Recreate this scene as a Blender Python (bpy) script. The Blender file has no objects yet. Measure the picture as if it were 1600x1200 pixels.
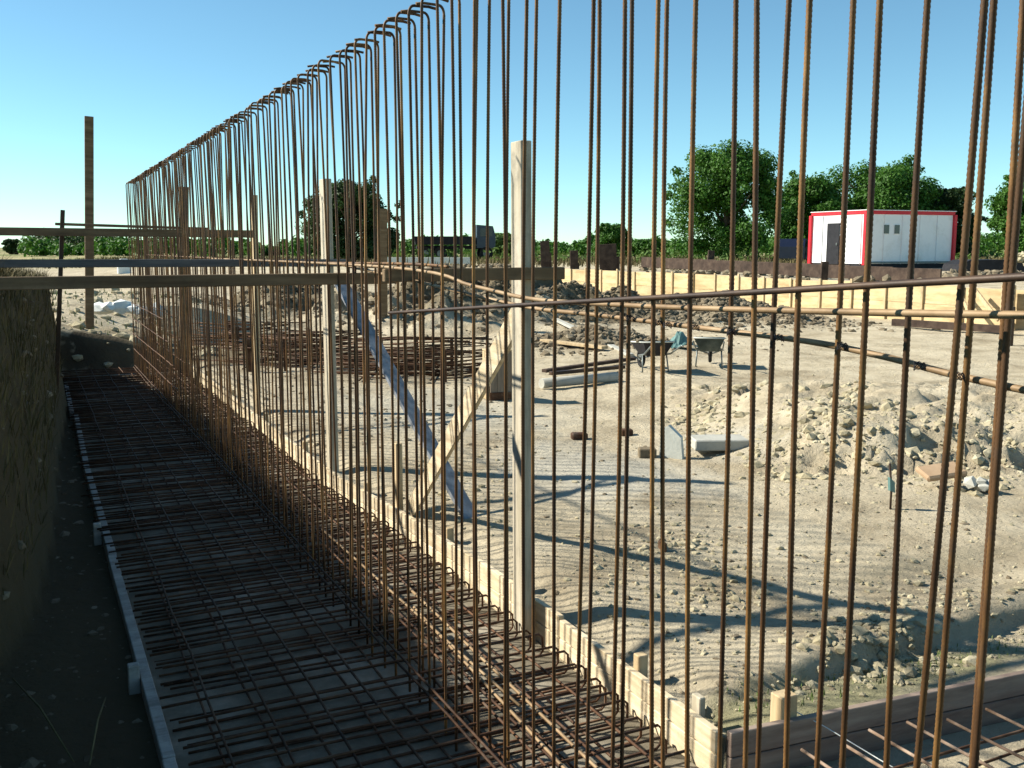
import bpy, bmesh, math, random
from mathutils import Vector, Matrix, noise
R = math.radians
random.seed(7)
sc = bpy.context.scene

# ------------------------------------------------------------------ camera
F = 1556.0
CAMH = 1.9
YAW = math.atan(760 * math.cos(math.atan(215 / F)) / F)      # view direction, clockwise from +Y
PITCH = math.atan(215 / F)
cam = bpy.data.objects.new('camera', bpy.data.cameras.new('camera'))
sc.collection.objects.link(cam)
cam.location = (0, 0, CAMH)
cam.rotation_euler = (R(90) - PITCH, 0, -YAW)
cam.data.sensor_width = 36
cam.data.lens = F / 1600 * 36
cam.data.clip_start = 0.05
cam.data.clip_end = 3000
sc.camera = cam
SY, CY = math.sin(YAW), math.cos(YAW)
CAMM = Matrix.Rotation(-YAW, 3, 'Z') @ Matrix.Rotation(R(90) - PITCH, 3, 'X')
O = Vector((0, 0, CAMH))

# ------------------------------------------------------------------ sky, sun, exposure
SUN_AZ, SUN_EL = R(-53.5), R(36)
w = bpy.data.worlds.new('World'); sc.world = w; w.use_nodes = True
nt = w.node_tree; nt.nodes.clear()
sky = nt.nodes.new('ShaderNodeTexSky'); sky.sky_type = 'NISHITA'; sky.sun_disc = False
sky.sun_elevation = SUN_EL; sky.sun_rotation = SUN_AZ
sky.air_density = 1.0; sky.dust_density = 0.0; sky.ozone_density = 2.5; sky.altitude = 2500
bg = nt.nodes.new('ShaderNodeBackground'); bg.inputs['Strength'].default_value = 0.072
wo = nt.nodes.new('ShaderNodeOutputWorld')
tint = nt.nodes.new('ShaderNodeMix'); tint.data_type = 'RGBA'; tint.blend_type = 'MULTIPLY'; tint.inputs[0].default_value = 1
tint.inputs[7].default_value = (.96, 1.27, 1.15, 1)
nt.links.new(sky.outputs[0], tint.inputs[6]); nt.links.new(tint.outputs[2], bg.inputs[0]); nt.links.new(bg.outputs[0], wo.inputs[0])
sl = bpy.data.lights.new('sun', 'SUN'); sl.energy = 5.0; sl.angle = R(1.0); sl.color = (1, .94, .82)
so = bpy.data.objects.new('sun', sl); sc.collection.objects.link(so)
SUND = Vector((math.sin(SUN_AZ) * math.cos(SUN_EL), math.cos(SUN_AZ) * math.cos(SUN_EL), math.sin(SUN_EL)))
so.rotation_euler = SUND.to_track_quat('Z', 'Y').to_euler(); so.location = (-20, 20, 40)
sc.view_settings.view_transform = 'Standard'; sc.view_settings.look = 'None'
sc.view_settings.exposure = 0.95; sc.view_settings.gamma = 1
sc.view_settings.use_curve_mapping = False

# ------------------------------------------------------------------ measuring helpers
def ray(px, py): return (CAMM @ Vector(((px - 800) / F, (600 - py) / F, -1)))
def on_z(px, py, z=0.0):
    d = ray(px, py); t = (z - CAMH) / d.z; return O + d * t
def on_x(px, py, x):
    d = ray(px, py); return O + d * (x / d.x)
def at_d(px, py, dep):                      # horizontal depth along the view
    d = ray(px, py); h = d.x * SY + d.y * CY; return O + d * (dep / h)
def ld(lat, dep):                           # lateral / depth -> world XY
    return (lat * CY + dep * SY, -lat * SY + dep * CY)
def to_ld(x, y): return (x * CY - y * SY, x * SY + y * CY)
def lerp(tab, v):
    if v <= tab[0][0]: return tab[0][1]
    for (a, b), (c, d) in zip(tab, tab[1:]):
        if v <= c: return b + (d - b) * (v - a) / (c - a)
    return tab[-1][1]
def ss(a, b, v):
    t = min(1, max(0, (v - a) / (b - a))); return t * t * (3 - 2 * t)
def nz(x, y, s, o=3, seed=0.0):
    return noise.fractal(Vector((x * s, y * s, seed)), 1.0, 2.0, o)

# ------------------------------------------------------------------ materials
def mat(name, cols, scale=4.0, rough=.9, bump=.3, bscale=30, stretch=(1, 1, 1), metal=0, spec=.2, coord='Object', detail=8, bdist=.01, extra=None, randv=0.0):
    m = bpy.data.materials.new(name); m.use_nodes = True
    t = m.node_tree; p = t.nodes['Principled BSDF']
    tc = t.nodes.new('ShaderNodeTexCoord'); mp = t.nodes.new('ShaderNodeMapping')
    mp.inputs['Scale'].default_value = stretch
    t.links.new(tc.outputs[coord], mp.inputs[0])
    oi = t.nodes.new('ShaderNodeObjectInfo')
    va = t.nodes.new('ShaderNodeVectorMath'); va.operation = 'ADD'
    mu = t.nodes.new('ShaderNodeVectorMath'); mu.operation = 'SCALE'; mu.inputs['Scale'].default_value = 1.0
    if coord == 'Object':
        cm = t.nodes.new('ShaderNodeCombineXYZ')
        ml = t.nodes.new('ShaderNodeMath'); ml.operation = 'MULTIPLY'; ml.inputs[1].default_value = 37
        t.links.new(oi.outputs['Random'], ml.inputs[0])
        for i in range(3): t.links.new(ml.outputs[0], cm.inputs[i])
        t.links.new(mp.outputs[0], va.inputs[0]); t.links.new(cm.outputs[0], va.inputs[1]); vec = va.outputs[0]
    else: vec = mp.outputs[0]
    n = t.nodes.new('ShaderNodeTexNoise'); n.inputs['Scale'].default_value = scale; n.inputs['Detail'].default_value = detail
    n.inputs['Roughness'].default_value = .65
    t.links.new(vec, n.inputs[0])
    cr = t.nodes.new('ShaderNodeValToRGB'); e = cr.color_ramp.elements
    lo, hi = .3, .7
    e[0].position = lo; e[0].color = (*cols[0], 1); e[1].position = hi; e[1].color = (*cols[-1], 1)
    for i, c in enumerate(cols[1:-1]):
        k = e.new(lo + (hi - lo) * (i + 1) / (len(cols) - 1)); k.color = (*c, 1)
    t.links.new(n.outputs[0], cr.inputs[0])
    col = cr.outputs[0]
    if randv:
        hs = t.nodes.new('ShaderNodeHueSaturation')
        mr = t.nodes.new('ShaderNodeMapRange'); mr.inputs[3].default_value = 1 - randv; mr.inputs[4].default_value = 1 + randv
        t.links.new(oi.outputs['Random'], mr.inputs[0]); t.links.new(mr.outputs[0], hs.inputs['Value'])
        t.links.new(col, hs.inputs['Color']); col = hs.outputs[0]
    if extra: col = extra(t, col, tc)
    t.links.new(col, p.inputs['Base Color'])
    p.inputs['Roughness'].default_value = rough; p.inputs['Metallic'].default_value = metal
    p.inputs['Specular IOR Level'].default_value = spec
    if bump:
        b = t.nodes.new('ShaderNodeTexNoise'); b.inputs['Scale'].default_value = bscale; b.inputs['Detail'].default_value = 10
        b.inputs['Roughness'].default_value = .7
        t.links.new(vec, b.inputs[0])
        bn = t.nodes.new('ShaderNodeBump'); bn.inputs['Strength'].default_value = bump; bn.inputs['Distance'].default_value = bdist
        t.links.new(b.outputs[0], bn.inputs['Height']); t.links.new(bn.outputs[0], p.inputs['Normal'])
    return m

def ground_extra(t, col, tc):
    # cement spill, green weeds, dark spots and far meadow, all fixed to places on the ground
    def blob(cx, cy, rx, ry, c, soft=.5, ns=1.5, amt=1.0):
        nonlocal col
        mp = t.nodes.new('ShaderNodeMapping'); mp.vector_type = 'POINT'
        mp.inputs['Location'].default_value = (-cx / rx, -cy / ry, 0); mp.inputs['Scale'].default_value = (1 / rx, 1 / ry, 0)
        t.links.new(tc.outputs['Object'], mp.inputs[0])
        ln = t.nodes.new('ShaderNodeVectorMath'); ln.operation = 'LENGTH'; t.links.new(mp.outputs[0], ln.inputs[0])
        n = t.nodes.new('ShaderNodeTexNoise'); n.inputs['Scale'].default_value = ns; n.inputs['Detail'].default_value = 6
        t.links.new(tc.outputs['Object'], n.inputs[0])
        ad = t.nodes.new('ShaderNodeMath'); ad.operation = 'MULTIPLY_ADD'; ad.inputs[1].default_value = 1.6
        t.links.new(n.outputs[0], ad.inputs[0]); t.links.new(ln.outputs['Value'], ad.inputs[2])
        mr = t.nodes.new('ShaderNodeMapRange'); mr.inputs[1].default_value = 1.8; mr.inputs[2].default_value = 1.8 - soft
        mr.inputs[4].default_value = amt
        t.links.new(ad.outputs[0], mr.inputs[0])
        mx = t.nodes.new('ShaderNodeMix'); mx.data_type = 'RGBA'
        t.links.new(mr.outputs[0], mx.inputs[0]); t.links.new(col, mx.inputs[6]); mx.inputs[7].default_value = (*c, 1)
        col = mx.outputs[2]
    p = on_z(930, 735)
    blob(p.x, p.y, 1.1, 1.5, (.46, .445, .38), .6, 2.2, .6)
    p = on_z(1130, 700); blob(p.x, p.y, .7, .8, (.46, .44, .37), .6, 3, .5)
    p = on_z(700, 640); blob(p.x, p.y, 1.6, 2.2, (.47, .45, .37), .6, 2, .5)
    p = on_z(1350, 1110); blob(p.x, 3.12, 1.8, .22, (.2, .21, .1), .5, 5, .6)
    blob(1.2, 17.75, 1.0, .45, (.05, .042, .03), .3, 3, 1.0)  # cut end wall of the trench, its shade painted into the ground colour
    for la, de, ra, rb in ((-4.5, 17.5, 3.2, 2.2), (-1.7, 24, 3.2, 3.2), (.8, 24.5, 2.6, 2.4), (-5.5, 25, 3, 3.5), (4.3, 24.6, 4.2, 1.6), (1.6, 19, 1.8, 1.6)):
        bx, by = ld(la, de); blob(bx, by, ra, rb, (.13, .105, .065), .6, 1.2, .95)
    for px, py, ra, rb in ((1020, 870, .5, .3), (1240, 700, .9, .35), (1180, 600, 1.2, .4), (1450, 880, .8, .2)):
        q = on_z(px, py); blob(q.x, q.y, ra, rb, (.25, .22, .15), .7, 3, .6)
    # far meadow
    sx = t.nodes.new('ShaderNodeSeparateXYZ'); t.links.new(tc.outputs['Object'], sx.inputs[0])
    dist = t.nodes.new('ShaderNodeVectorMath'); dist.operation = 'LENGTH'; t.links.new(tc.outputs['Object'], dist.inputs[0])
    mr = t.nodes.new('ShaderNodeMapRange'); mr.inputs[1].default_value = 48; mr.inputs[2].default_value = 75
    n = t.nodes.new('ShaderNodeTexNoise'); n.inputs['Scale'].default_value = .06; n.inputs['Detail'].default_value = 8
    t.links.new(tc.outputs['Object'], n.inputs[0])
    cr = t.nodes.new('ShaderNodeValToRGB'); e = cr.color_ramp.elements
    e[0].position = .4; e[0].color = (.12, .15, .05, 1); e[1].position = .58; e[1].color = (.36, .31, .17, 1)
    t.links.new(n.outputs[0], cr.inputs[0])
    t.links.new(dist.outputs['Value'], mr.inputs[0])
    mx = t.nodes.new('ShaderNodeMix'); mx.data_type = 'RGBA'
    t.links.new(mr.outputs[0], mx.inputs[0]); t.links.new(col, mx.inputs[6]); t.links.new(cr.outputs[0], mx.inputs[7])
    col = mx.outputs[2]
    # the left bank is coloured darker than the yard, soil with dead grass
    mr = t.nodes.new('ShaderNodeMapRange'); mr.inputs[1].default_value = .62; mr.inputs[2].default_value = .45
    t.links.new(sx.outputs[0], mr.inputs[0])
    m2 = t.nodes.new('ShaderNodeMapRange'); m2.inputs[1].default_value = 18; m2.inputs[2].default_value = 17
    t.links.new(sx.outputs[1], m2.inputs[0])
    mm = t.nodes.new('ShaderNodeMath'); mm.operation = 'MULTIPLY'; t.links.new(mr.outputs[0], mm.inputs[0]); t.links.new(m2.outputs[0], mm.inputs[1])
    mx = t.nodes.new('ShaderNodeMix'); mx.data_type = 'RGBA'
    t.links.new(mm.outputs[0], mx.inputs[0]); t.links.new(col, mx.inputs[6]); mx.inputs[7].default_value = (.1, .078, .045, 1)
    return mx.outputs[2]

M = {}
def stain(m, amt=.55, sc_=1.7, col=(.12, .1, .075)):
    t = m.node_tree; p = t.nodes['Principled BSDF']; src = p.inputs['Base Color'].links[0].from_socket
    tc = t.nodes.new('ShaderNodeTexCoord'); ge = t.nodes.new('ShaderNodeNewGeometry')
    n = t.nodes.new('ShaderNodeTexNoise'); n.inputs['Scale'].default_value = sc_; n.inputs['Detail'].default_value = 9; n.inputs['Roughness'].default_value = .75
    t.links.new(ge.outputs['Position'], n.inputs[0])
    mr = t.nodes.new('ShaderNodeMapRange'); mr.inputs[1].default_value = .5; mr.inputs[2].default_value = .68; mr.inputs[4].default_value = amt
    t.links.new(n.outputs[0], mr.inputs[0])
    mx = t.nodes.new('ShaderNodeMix'); mx.data_type = 'RGBA'; t.links.new(mr.outputs[0], mx.inputs[0]); t.links.new(src, mx.inputs[6]); mx.inputs[7].default_value = (*col, 1)
    t.links.new(mx.outputs[2], p.inputs['Base Color'])
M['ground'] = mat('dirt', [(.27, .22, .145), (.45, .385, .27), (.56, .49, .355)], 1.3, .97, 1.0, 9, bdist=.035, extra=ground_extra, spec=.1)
gt = M['ground'].node_tree
n1_ = gt.nodes.new('ShaderNodeTexNoise'); n1_.inputs['Scale'].default_value = 45; n1_.inputs['Detail'].default_value = 6; n1_.inputs['Roughness'].default_value = .75
vo = gt.nodes.new('ShaderNodeTexVoronoi'); vo.inputs['Scale'].default_value = 16
tcg = gt.nodes.new('ShaderNodeTexCoord')
gt.links.new(tcg.outputs['Object'], n1_.inputs[0]); gt.links.new(tcg.outputs['Object'], vo.inputs[0])
b1 = gt.nodes.new('ShaderNodeBump'); b1.inputs['Strength'].default_value = 1; b1.inputs['Distance'].default_value = .012
b2 = gt.nodes.new('ShaderNodeBump'); b2.inputs['Strength'].default_value = .5; b2.inputs['Distance'].default_value = .012; b2.invert = True
old = [n for n in gt.nodes if n.type == 'BUMP' and n not in (b1, b2)][0]
gt.links.new(n1_.outputs[0], b1.inputs['Height']); gt.links.new(vo.outputs['Distance'], b2.inputs['Height'])
gt.links.new(old.outputs[0], b1.inputs['Normal']); gt.links.new(b1.outputs[0], b2.inputs['Normal'])
gt.links.new(b2.outputs[0], gt.nodes['Principled BSDF'].inputs['Normal'])
M['clod'] = mat('clod', [(.22, .19, .12), (.37, .325, .215), (.49, .44, .31)], 3, .95, .8, 40, spec=.1)
M['heapclod'] = mat('heap_clod', [(.09, .07, .045), (.19, .155, .105), (.31, .265, .19)], 2, .95, .8, 40, spec=.1)
M['slab'] = mat('blinding', [(.1, .085, .058), (.19, .165, .12), (.36, .32, .25)], 2.2, .9, .5, 30)
M['rust'] = mat('rust', [(.028, .017, .01), (.115, .056, .02), (.3, .16, .048)], 7, .62, .5, 90, stretch=(1, 1, .35), metal=.25, spec=.4, bdist=.002, randv=.35)
M['rustmat'] = mat('rust_mat', [(.03, .014, .008), (.075, .034, .015), (.15, .075, .035)], 6, .75, .3, 60, metal=.15, spec=.3, bdist=.002, randv=.3)
M['tanbar'] = mat('tan_bar', [(.12, .075, .035), (.26, .17, .085), (.36, .26, .15)], 5, .6, .3, 60, metal=.1, spec=.4, bdist=.002)
M['dustbar'] = mat('dust_bar', [(.1, .06, .035), (.2, .14, .1), (.36, .28, .22)], 9, .8, .3, 60, bdist=.002, randv=.3)
M['darkbar'] = mat('dark_bar', [(.02, .013, .009), (.045, .026, .015), (.09, .05, .025)], 5, .55, .3, 60, metal=.2, spec=.4, bdist=.002)
M['timber'] = mat('timber', [(.34, .25, .14), (.5, .38, .22), (.62, .49, .3)], 3, .75, .3, 40, stretch=(6, 6, .5), bdist=.003)
M['timberx'] = mat('timber_rail', [(.11, .068, .036), (.18, .12, .065), (.27, .19, .11)], 3, .8, .3, 40, stretch=(.5, 6, 6), bdist=.003)
M['greytimber'] = mat('grey_timber', [(.24, .23, .2), (.38, .37, .33), (.5, .48, .42)], 3, .85, .4, 40, stretch=(.6, 4, 4), bdist=.003)
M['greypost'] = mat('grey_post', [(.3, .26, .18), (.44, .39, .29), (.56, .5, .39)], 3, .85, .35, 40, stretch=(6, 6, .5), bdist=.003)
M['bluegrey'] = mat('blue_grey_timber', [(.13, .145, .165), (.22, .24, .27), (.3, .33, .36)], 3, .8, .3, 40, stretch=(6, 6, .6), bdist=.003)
M['greyrail'] = mat('dark_grey_timber', [(.06, .06, .06), (.11, .11, .108), (.19, .18, .165)], 3, .8, .3, 40, stretch=(.5, 6, 6), bdist=.003)
M['yellow'] = mat('form_yellow', [(.36, .25, .12), (.52, .4, .22), (.6, .47, .28)], 1.6, .6, .15, 30, stretch=(1, .6, 4), bdist=.002, randv=.12)
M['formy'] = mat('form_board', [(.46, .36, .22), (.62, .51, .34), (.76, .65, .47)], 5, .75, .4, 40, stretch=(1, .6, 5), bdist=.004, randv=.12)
M['formd'] = mat('form_board_shaded', [(.13, .09, .075), (.22, .165, .13), (.3, .24, .19)], 4, .8, .4, 40, stretch=(.6, 1, 4), bdist=.003, randv=.12)  # darker copy of the form boards, shade of the side put into the colour
M['darkwood'] = mat('dark_wood', [(.03, .02, .015), (.06, .04, .03), (.1, .07, .05)], 4, .85, .3, 40)
M['leaf'] = mat('leaf', [(.025, .075, .008), (.05, .14, .014), (.09, .2, .025)], 1.2, .6, 0, spec=.3, coord='Object')
M['leafdark'] = mat('leaf_dark', [(.012, .03, .008), (.03, .062, .012), (.06, .1, .022)], .9, .6, 0, spec=.3)
M['leafpale'] = mat('leaf_pale', [(.05, .1, .02), (.1, .17, .035), (.16, .22, .06)], .8, .65, 0, spec=.3)
for k in ('leaf', 'leafdark', 'leafpale'):
    t = M[k].node_tree; p = t.nodes['Principled BSDF']
    p.inputs['Transmission Weight'].default_value = 0
    out = t.nodes['Material Output']; tr = t.nodes.new('ShaderNodeBsdfTranslucent'); ms = t.nodes.new('ShaderNodeMixShader')
    src = p.inputs['Base Color'].links[0].from_socket
    t.links.new(src, tr.inputs[0]); ms.inputs[0].default_value = .3
    t.links.new(p.outputs[0], ms.inputs[1]); t.links.new(tr.outputs[0], ms.inputs[2]); t.links.new(ms.outputs[0], out.inputs[0])
M['bark'] = mat('bark', [(.05, .035, .02), (.1, .075, .05)], 6, .95, .6, 20, stretch=(3, 3, .6))
M['dry'] = mat('dry_grass', [(.06, .05, .022), (.12, .1, .045), (.2, .16, .08)], 3, .9, 0)
M['weed'] = mat('weed', [(.05, .09, .02), (.12, .17, .05), (.22, .24, .1)], 3, .9, 0)
M['white'] = mat('white_panel', [(.74, .75, .76), (.8, .8, .8), (.83, .83, .82)], 1, .45, .05, 10, bdist=.002)
M['red'] = mat('red_trim', [(.5, .02, .03), (.62, .035, .05)], 3, .45, 0)
M['glass'] = mat('dark_glass', [(.015, .02, .03), (.03, .035, .045)], 2, .15, 0, spec=.5)
M['black'] = mat('black', [(.01, .01, .012), (.025, .025, .03)], 5, .6, .1, 30)
M['navy'] = mat('navy', [(.006, .009, .022), (.012, .016, .035)], 5, .3, 0, spec=.5)
M['cabblue'] = mat('cab_blue', [(.015, .03, .055), (.03, .05, .08)], 4, .4, 0, spec=.5)
M['tyre'] = mat('tyre', [(.012, .012, .012), (.03, .03, .03)], 8, .9, .2, 60)
M['steel'] = mat('steel', [(.12, .14, .14), (.25, .28, .27)], 6, .5, .2, 40, metal=.5)
M['barrow'] = mat('barrow', [(.04, .05, .045), (.08, .1, .09), (.16, .18, .16)], 5, .55, .2, 40, metal=.3)
M['teal'] = mat('teal', [(.07, .16, .15), (.16, .27, .25)], 5, .5, .1, 40)
M['pale'] = mat('pale_concrete', [(.5, .52, .47), (.66, .68, .62)], 4, .85, .5, 30)
M['conc'] = mat('concrete', [(.33, .33, .29), (.48, .47, .41)], 4, .9, .5, 30)
M['sack'] = mat('sack', [(.6, .63, .6), (.78, .8, .76)], 4, .7, .5, 15)
M['orange'] = mat('orange_brick', [(.3, .2, .12), (.42, .3, .19)], 4, .85, .4, 30)
M['brown'] = mat('brown_panel', [(.16, .125, .09), (.22, .175, .13), (.27, .23, .17)], 3, .8, .3, 30, stretch=(6, 6, .6))

for k, a, sc_, c in (('timber', .5, 5, (.16, .12, .08)), ('greypost', .55, 6, (.2, .18, .14)), ('formy', .6, 4, (.26, .2, .13)), ('yellow', .45, 1.5, (.27, .2, .12)),
                     ('formd', .5, 5, (.22, .19, .15)), ('greytimber', .5, 5, (.12, .11, .09)), ('white', .3, 1.2, (.42, .4, .34)), ('rust', .55, 9, (.06, .045, .035)),
                     ('rustmat', .5, 9, (.2, .15, .11)), ('conc', .4, 6, (.2, .18, .14)), ('bluegrey', .5, 5, (.12, .11, .1)), ('slab', .55, 3, (.1, .085, .06)), ('timberx', .5, 5, (.07, .05, .035))):
    stain(M[k], a, sc_, c)
# ------------------------------------------------------------------ mesh helpers
class MB:
    def __init__(s): s.v = []; s.f = []; s.sm = []
    def box(s, c, size, rot=None, jit=0):
        b = len(s.v)
        for i in (-.5, .5):
            for j in (-.5, .5):
                for k in (-.5, .5):
                    p = Vector((i * size[0] + random.uniform(-jit, jit), j * size[1] + random.uniform(-jit, jit), k * size[2] + random.uniform(-jit, jit)))
                    if rot: p = rot @ p
                    s.v.append(tuple(Vector(c) + p))
        for f in ((0, 1, 3, 2), (4, 6, 7, 5), (0, 4, 5, 1), (2, 3, 7, 6), (0, 2, 6, 4), (1, 5, 7, 3)):
            s.f.append(tuple(b + i for i in f)); s.sm.append(False)
        return s
    def bevbox(s, c, size, bev=.006, rot=None):
        bm = bmesh.new(); bmesh.ops.create_cube(bm, size=1)
        for v in bm.verts: v.co = Vector((v.co.x * size[0], v.co.y * size[1], v.co.z * size[2]))
        bmesh.ops.bevel(bm, geom=bm.edges[:], offset=bev, segments=1, affect='EDGES', profile=.5)
        b = len(s.v); bm.verts.index_update()
        for v in bm.verts:
            p = rot @ v.co if rot else v.co
            s.v.append(tuple(Vector(c) + p))
        for f in bm.faces: s.f.append(tuple(b + v.index for v in f.verts)); s.sm.append(False)
        bm.free(); return s
    def beam(s, a, b_, wd, th, up=Vector((0, 0, 1)), bev=.004, over=0):
        # rectangular bar from a to b; wd along side, th along 'up'
        a = Vector(a); b_ = Vector(b_); d = (b_ - a); L = d.length; d.normalize()
        side = d.cross(up).normalized(); u = side.cross(d).normalized()
        rot = Matrix((d, side, u)).transposed()
        return s.bevbox((a + b_) / 2, (L + over, wd, th), bev, rot)
    def tube(s, pts, r, n=8, ribs=0, cap=True):
        pts = [Vector(p) for p in pts]; b = len(s.v); N = len(pts)
        rr = r if isinstance(r, (list, tuple)) else [r] * N
        x = None
        for i, p in enumerate(pts):
            d = (pts[min(i + 1, N - 1)] - pts[max(i - 1, 0)]).normalized()
            if x is None: x = d.orthogonal().normalized()
            else: x = (x - d * x.dot(d)).normalized()
            y = d.cross(x)
            for k in range(n):
                a = 2 * math.pi * k / n
                s.v.append(tuple(p + (x * math.cos(a) + y * math.sin(a)) * rr[i]))
        for i in range(N - 1):
            for k in range(n):
                k2 = (k + 1) % n
                s.f.append((b + i * n + k, b + i * n + k2, b + (i + 1) * n + k2, b + (i + 1) * n + k)); s.sm.append(True)
        if cap:
            s.f.append(tuple(b + k for k in range(n))[::-1]); s.sm.append(False)
            s.f.append(tuple(b + (N - 1) * n + k for k in range(n))); s.sm.append(False)
        return s
    def cyl(s, a, b_, r, n=16): return s.tube([a, b_], r, n)
    def prism(s, poly, y0, y1, fr=lambda x, y, z: (x, y, z)):
        # outline in (x, z) extruded along y
        b = len(s.v); n = len(poly)
        for y in (y0, y1):
            for (x, z) in poly: s.v.append(tuple(fr(x, y, z)))
        s.f.append(tuple(b + i for i in range(n))); s.f.append(tuple(b + n + i for i in range(n))[::-1]); s.sm += [False, False]
        for i in range(n):
            j = (i + 1) % n
            s.f.append((b + i, b + n + i, b + n + j, b + j)); s.sm.append(False)
        return s
    def mesh(s, name, m):
        me = bpy.data.meshes.new(name); me.from_pydata(s.v, [], s.f)
        me.polygons.foreach_set('use_smooth', s.sm); me.materials.append(m); me.update(); return me
    def build(s, name, m, parent=None):
        return link(name, s.mesh(name, m), parent)
def link(name, me, parent=None):
    o = bpy.data.objects.new(name, me); sc.collection.objects.link(o)
    if parent: o.parent = parent
    return o
def tag(o, label=None, cat=None, group=None, kind=None):
    if label: o['label'] = label
    if cat: o['category'] = cat
    if group: o['group'] = group
    if kind: o['kind'] = kind
    return o
def empty(name, loc=(0, 0, 0), rz=0, label=None, cat=None, group=None):
    o = bpy.data.objects.new(name, None); sc.collection.objects.link(o)
    o.location = loc; o.rotation_euler = (0, 0, rz); o.empty_display_size = .1
    return tag(o, label, cat, group)

# ------------------------------------------------------------------ terrain
FORM = [(2.97, 2.35), (3.8, 2.357), (4.66, 2.37), (5.6, 2.36), (6.67, 2.325), (7.8, 2.21), (10.4, 2.24), (15.8, 2.275), (17.4, 2.28)]
def yb(x): return 2.965 - .08 * (x - 2.35)
def fx(y): return lerp(FORM, y)
FOOT = [(0, -.55), (4, -.38), (5.27, -.24), (5.84, -.1), (7.4, .04), (10, .14), (13.5, .33), (17.4, .38)]
TOPX = [(0, -1.1), (4, -.7), (6, -.38), (8, -.2), (10, -.08), (12, .14), (13.2, .24), (17.4, .27)]
TOPZ = [(0, 1.5), (4, 1.74), (6, 1.76), (8, 1.70), (10, 1.58), (13.2, 1.42), (14.2, 1.25), (17.4, .85), (20, .8)]
XL = .39; ZF = -.2; YE = 17.5
def gz(x, y):
    lat, dep = to_ld(x, y)
    n1 = nz(x, y, .7, 4, 1.3) * .035; n2 = nz(x, y, 5.0, 4, 7.1) * .008
    lift = 0.88
    # open yard
    z = n1 + n2
    # mound right
    if 1.2 < lat < 13 and 7 < dep < 15:
        c = ss(1.7, 3.2, lat) * (1 - ss(11, 13, lat))
        prof = ss(7.8 + nz(x, y, 1.1, 2, 3) * .35, 8.9, dep) * (1 - ss(10.5, 14.5, dep))
        z += c * prof * (.33 + nz(x, y, 1.3, 5, 9) * .11) - c * ss(0, .25, prof) * (1 - ss(.75, 1, prof)) * abs(nz(x, y, 2.2, 4, 21)) * .34 + c * prof * nz(x, y, 6.0, 3, 11) * .05
    # spoil heaps
    for (la, da, rl, rd, h) in ((-1.7, 23.5, 2.6, 2.8, .95), (.6, 24.5, 2.0, 2.2, .75), (-5.5, 25, 2.2, 3.2, .9), (3.0, 25, 2.4, 1.7, .45), (5.6, 24.5, 2.4, 1.5, .42), (1.6, 19.0, 1.6, 1.6, .28), (-9, 25, 2, 3, .5)):
        q = ((lat - la) / rl) ** 2 + ((dep - da) / rd) ** 2
        if q < 4: z += h * math.exp(-q * 1.4) * (1 + nz(x, y, 1.2, 4, 5) * .6)
    # outer higher ground
    far = max(ss(20.62, 20.75, x), ss(30, 38, y) * (1 - ss(12, 18, x)) , ss(40.5, 43, y))
    z = z * (1 - far) + (lift + n1 * 1.5) * far
    # strips beside the forms
    e = 3.3 + .05 * (x - 3) + nz(x, y, 3, 2, 4) * .03
    if x > 2.2 and y < e + .6: z += (.05 * (1 - ss(e + .1, e + .5, y)) - .11 * (1 - ss(e - .06, e + .05, y))) * (.45 + .55 * ss(2.5, 3.4, x))
    if y > 3.0 and y < 17.6: z += -.05 * (1 - ss(fx(y) + .12, fx(y) + .3, x)) * ss(2.2, 2.4, x)
    # trench and bank
    if y < YE + 7:
        f = fx(y) + .02
        if (y < yb(x) + .005 and x > XL) or (XL < x < f and y < YE):
            return ZF
        if x <= f and y < YE + 7:
            ft = lerp(FOOT, y); tx = lerp(TOPX, y); tz = lerp(TOPZ, y)
            led = -.16 + n1 + n2
            rough = nz(x, y, 2.6, 5, 2.2) * .13
            if y < 15 or x < XL:
                if x > ft: zz = led
                else:
                    q = min(1, (ft - x) / (ft - tx)); zz = led + (tz - led) * (q ** .75) + rough * min(1, q * 3) * (1 - .6 * ss(.9, 1, q))
                zb = zz
                ze = ss(YE - 2.5, YE, y)
                z2 = .25 + .55 * ss(YE, YE + 5, y) + n1 * 2 + n2
                if y < 14: return zb
                k = ss(17, 19, y) if x < lerp(FOOT, 15) else 0
                return zb * (1 - k) + max(zb * .5, .42 + n1 * 3 + .35 * ss(16, 22, y)) * k
            # end of trench, climbing
            if y >= YE:
                zt = .62 - .5 * min(1, max(0, (x - .3) / 1.7)); return ZF + (zt - ZF) * ss(YE, YE + .3, y) + (.86 - zt) * ss(YE + .6, YE + 5, y) + (n1 * 2.5 + n2 * 2) * ss(YE, YE + .2, y)
    if x < fx(YE) + 3 and y > YE:
        zl = .8 + n1 * 2; k = 1 - ss(2.4, 5.4, x)
        z = z * (1 - k) + zl * k if y > YE + 3 else z
    return z

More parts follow.
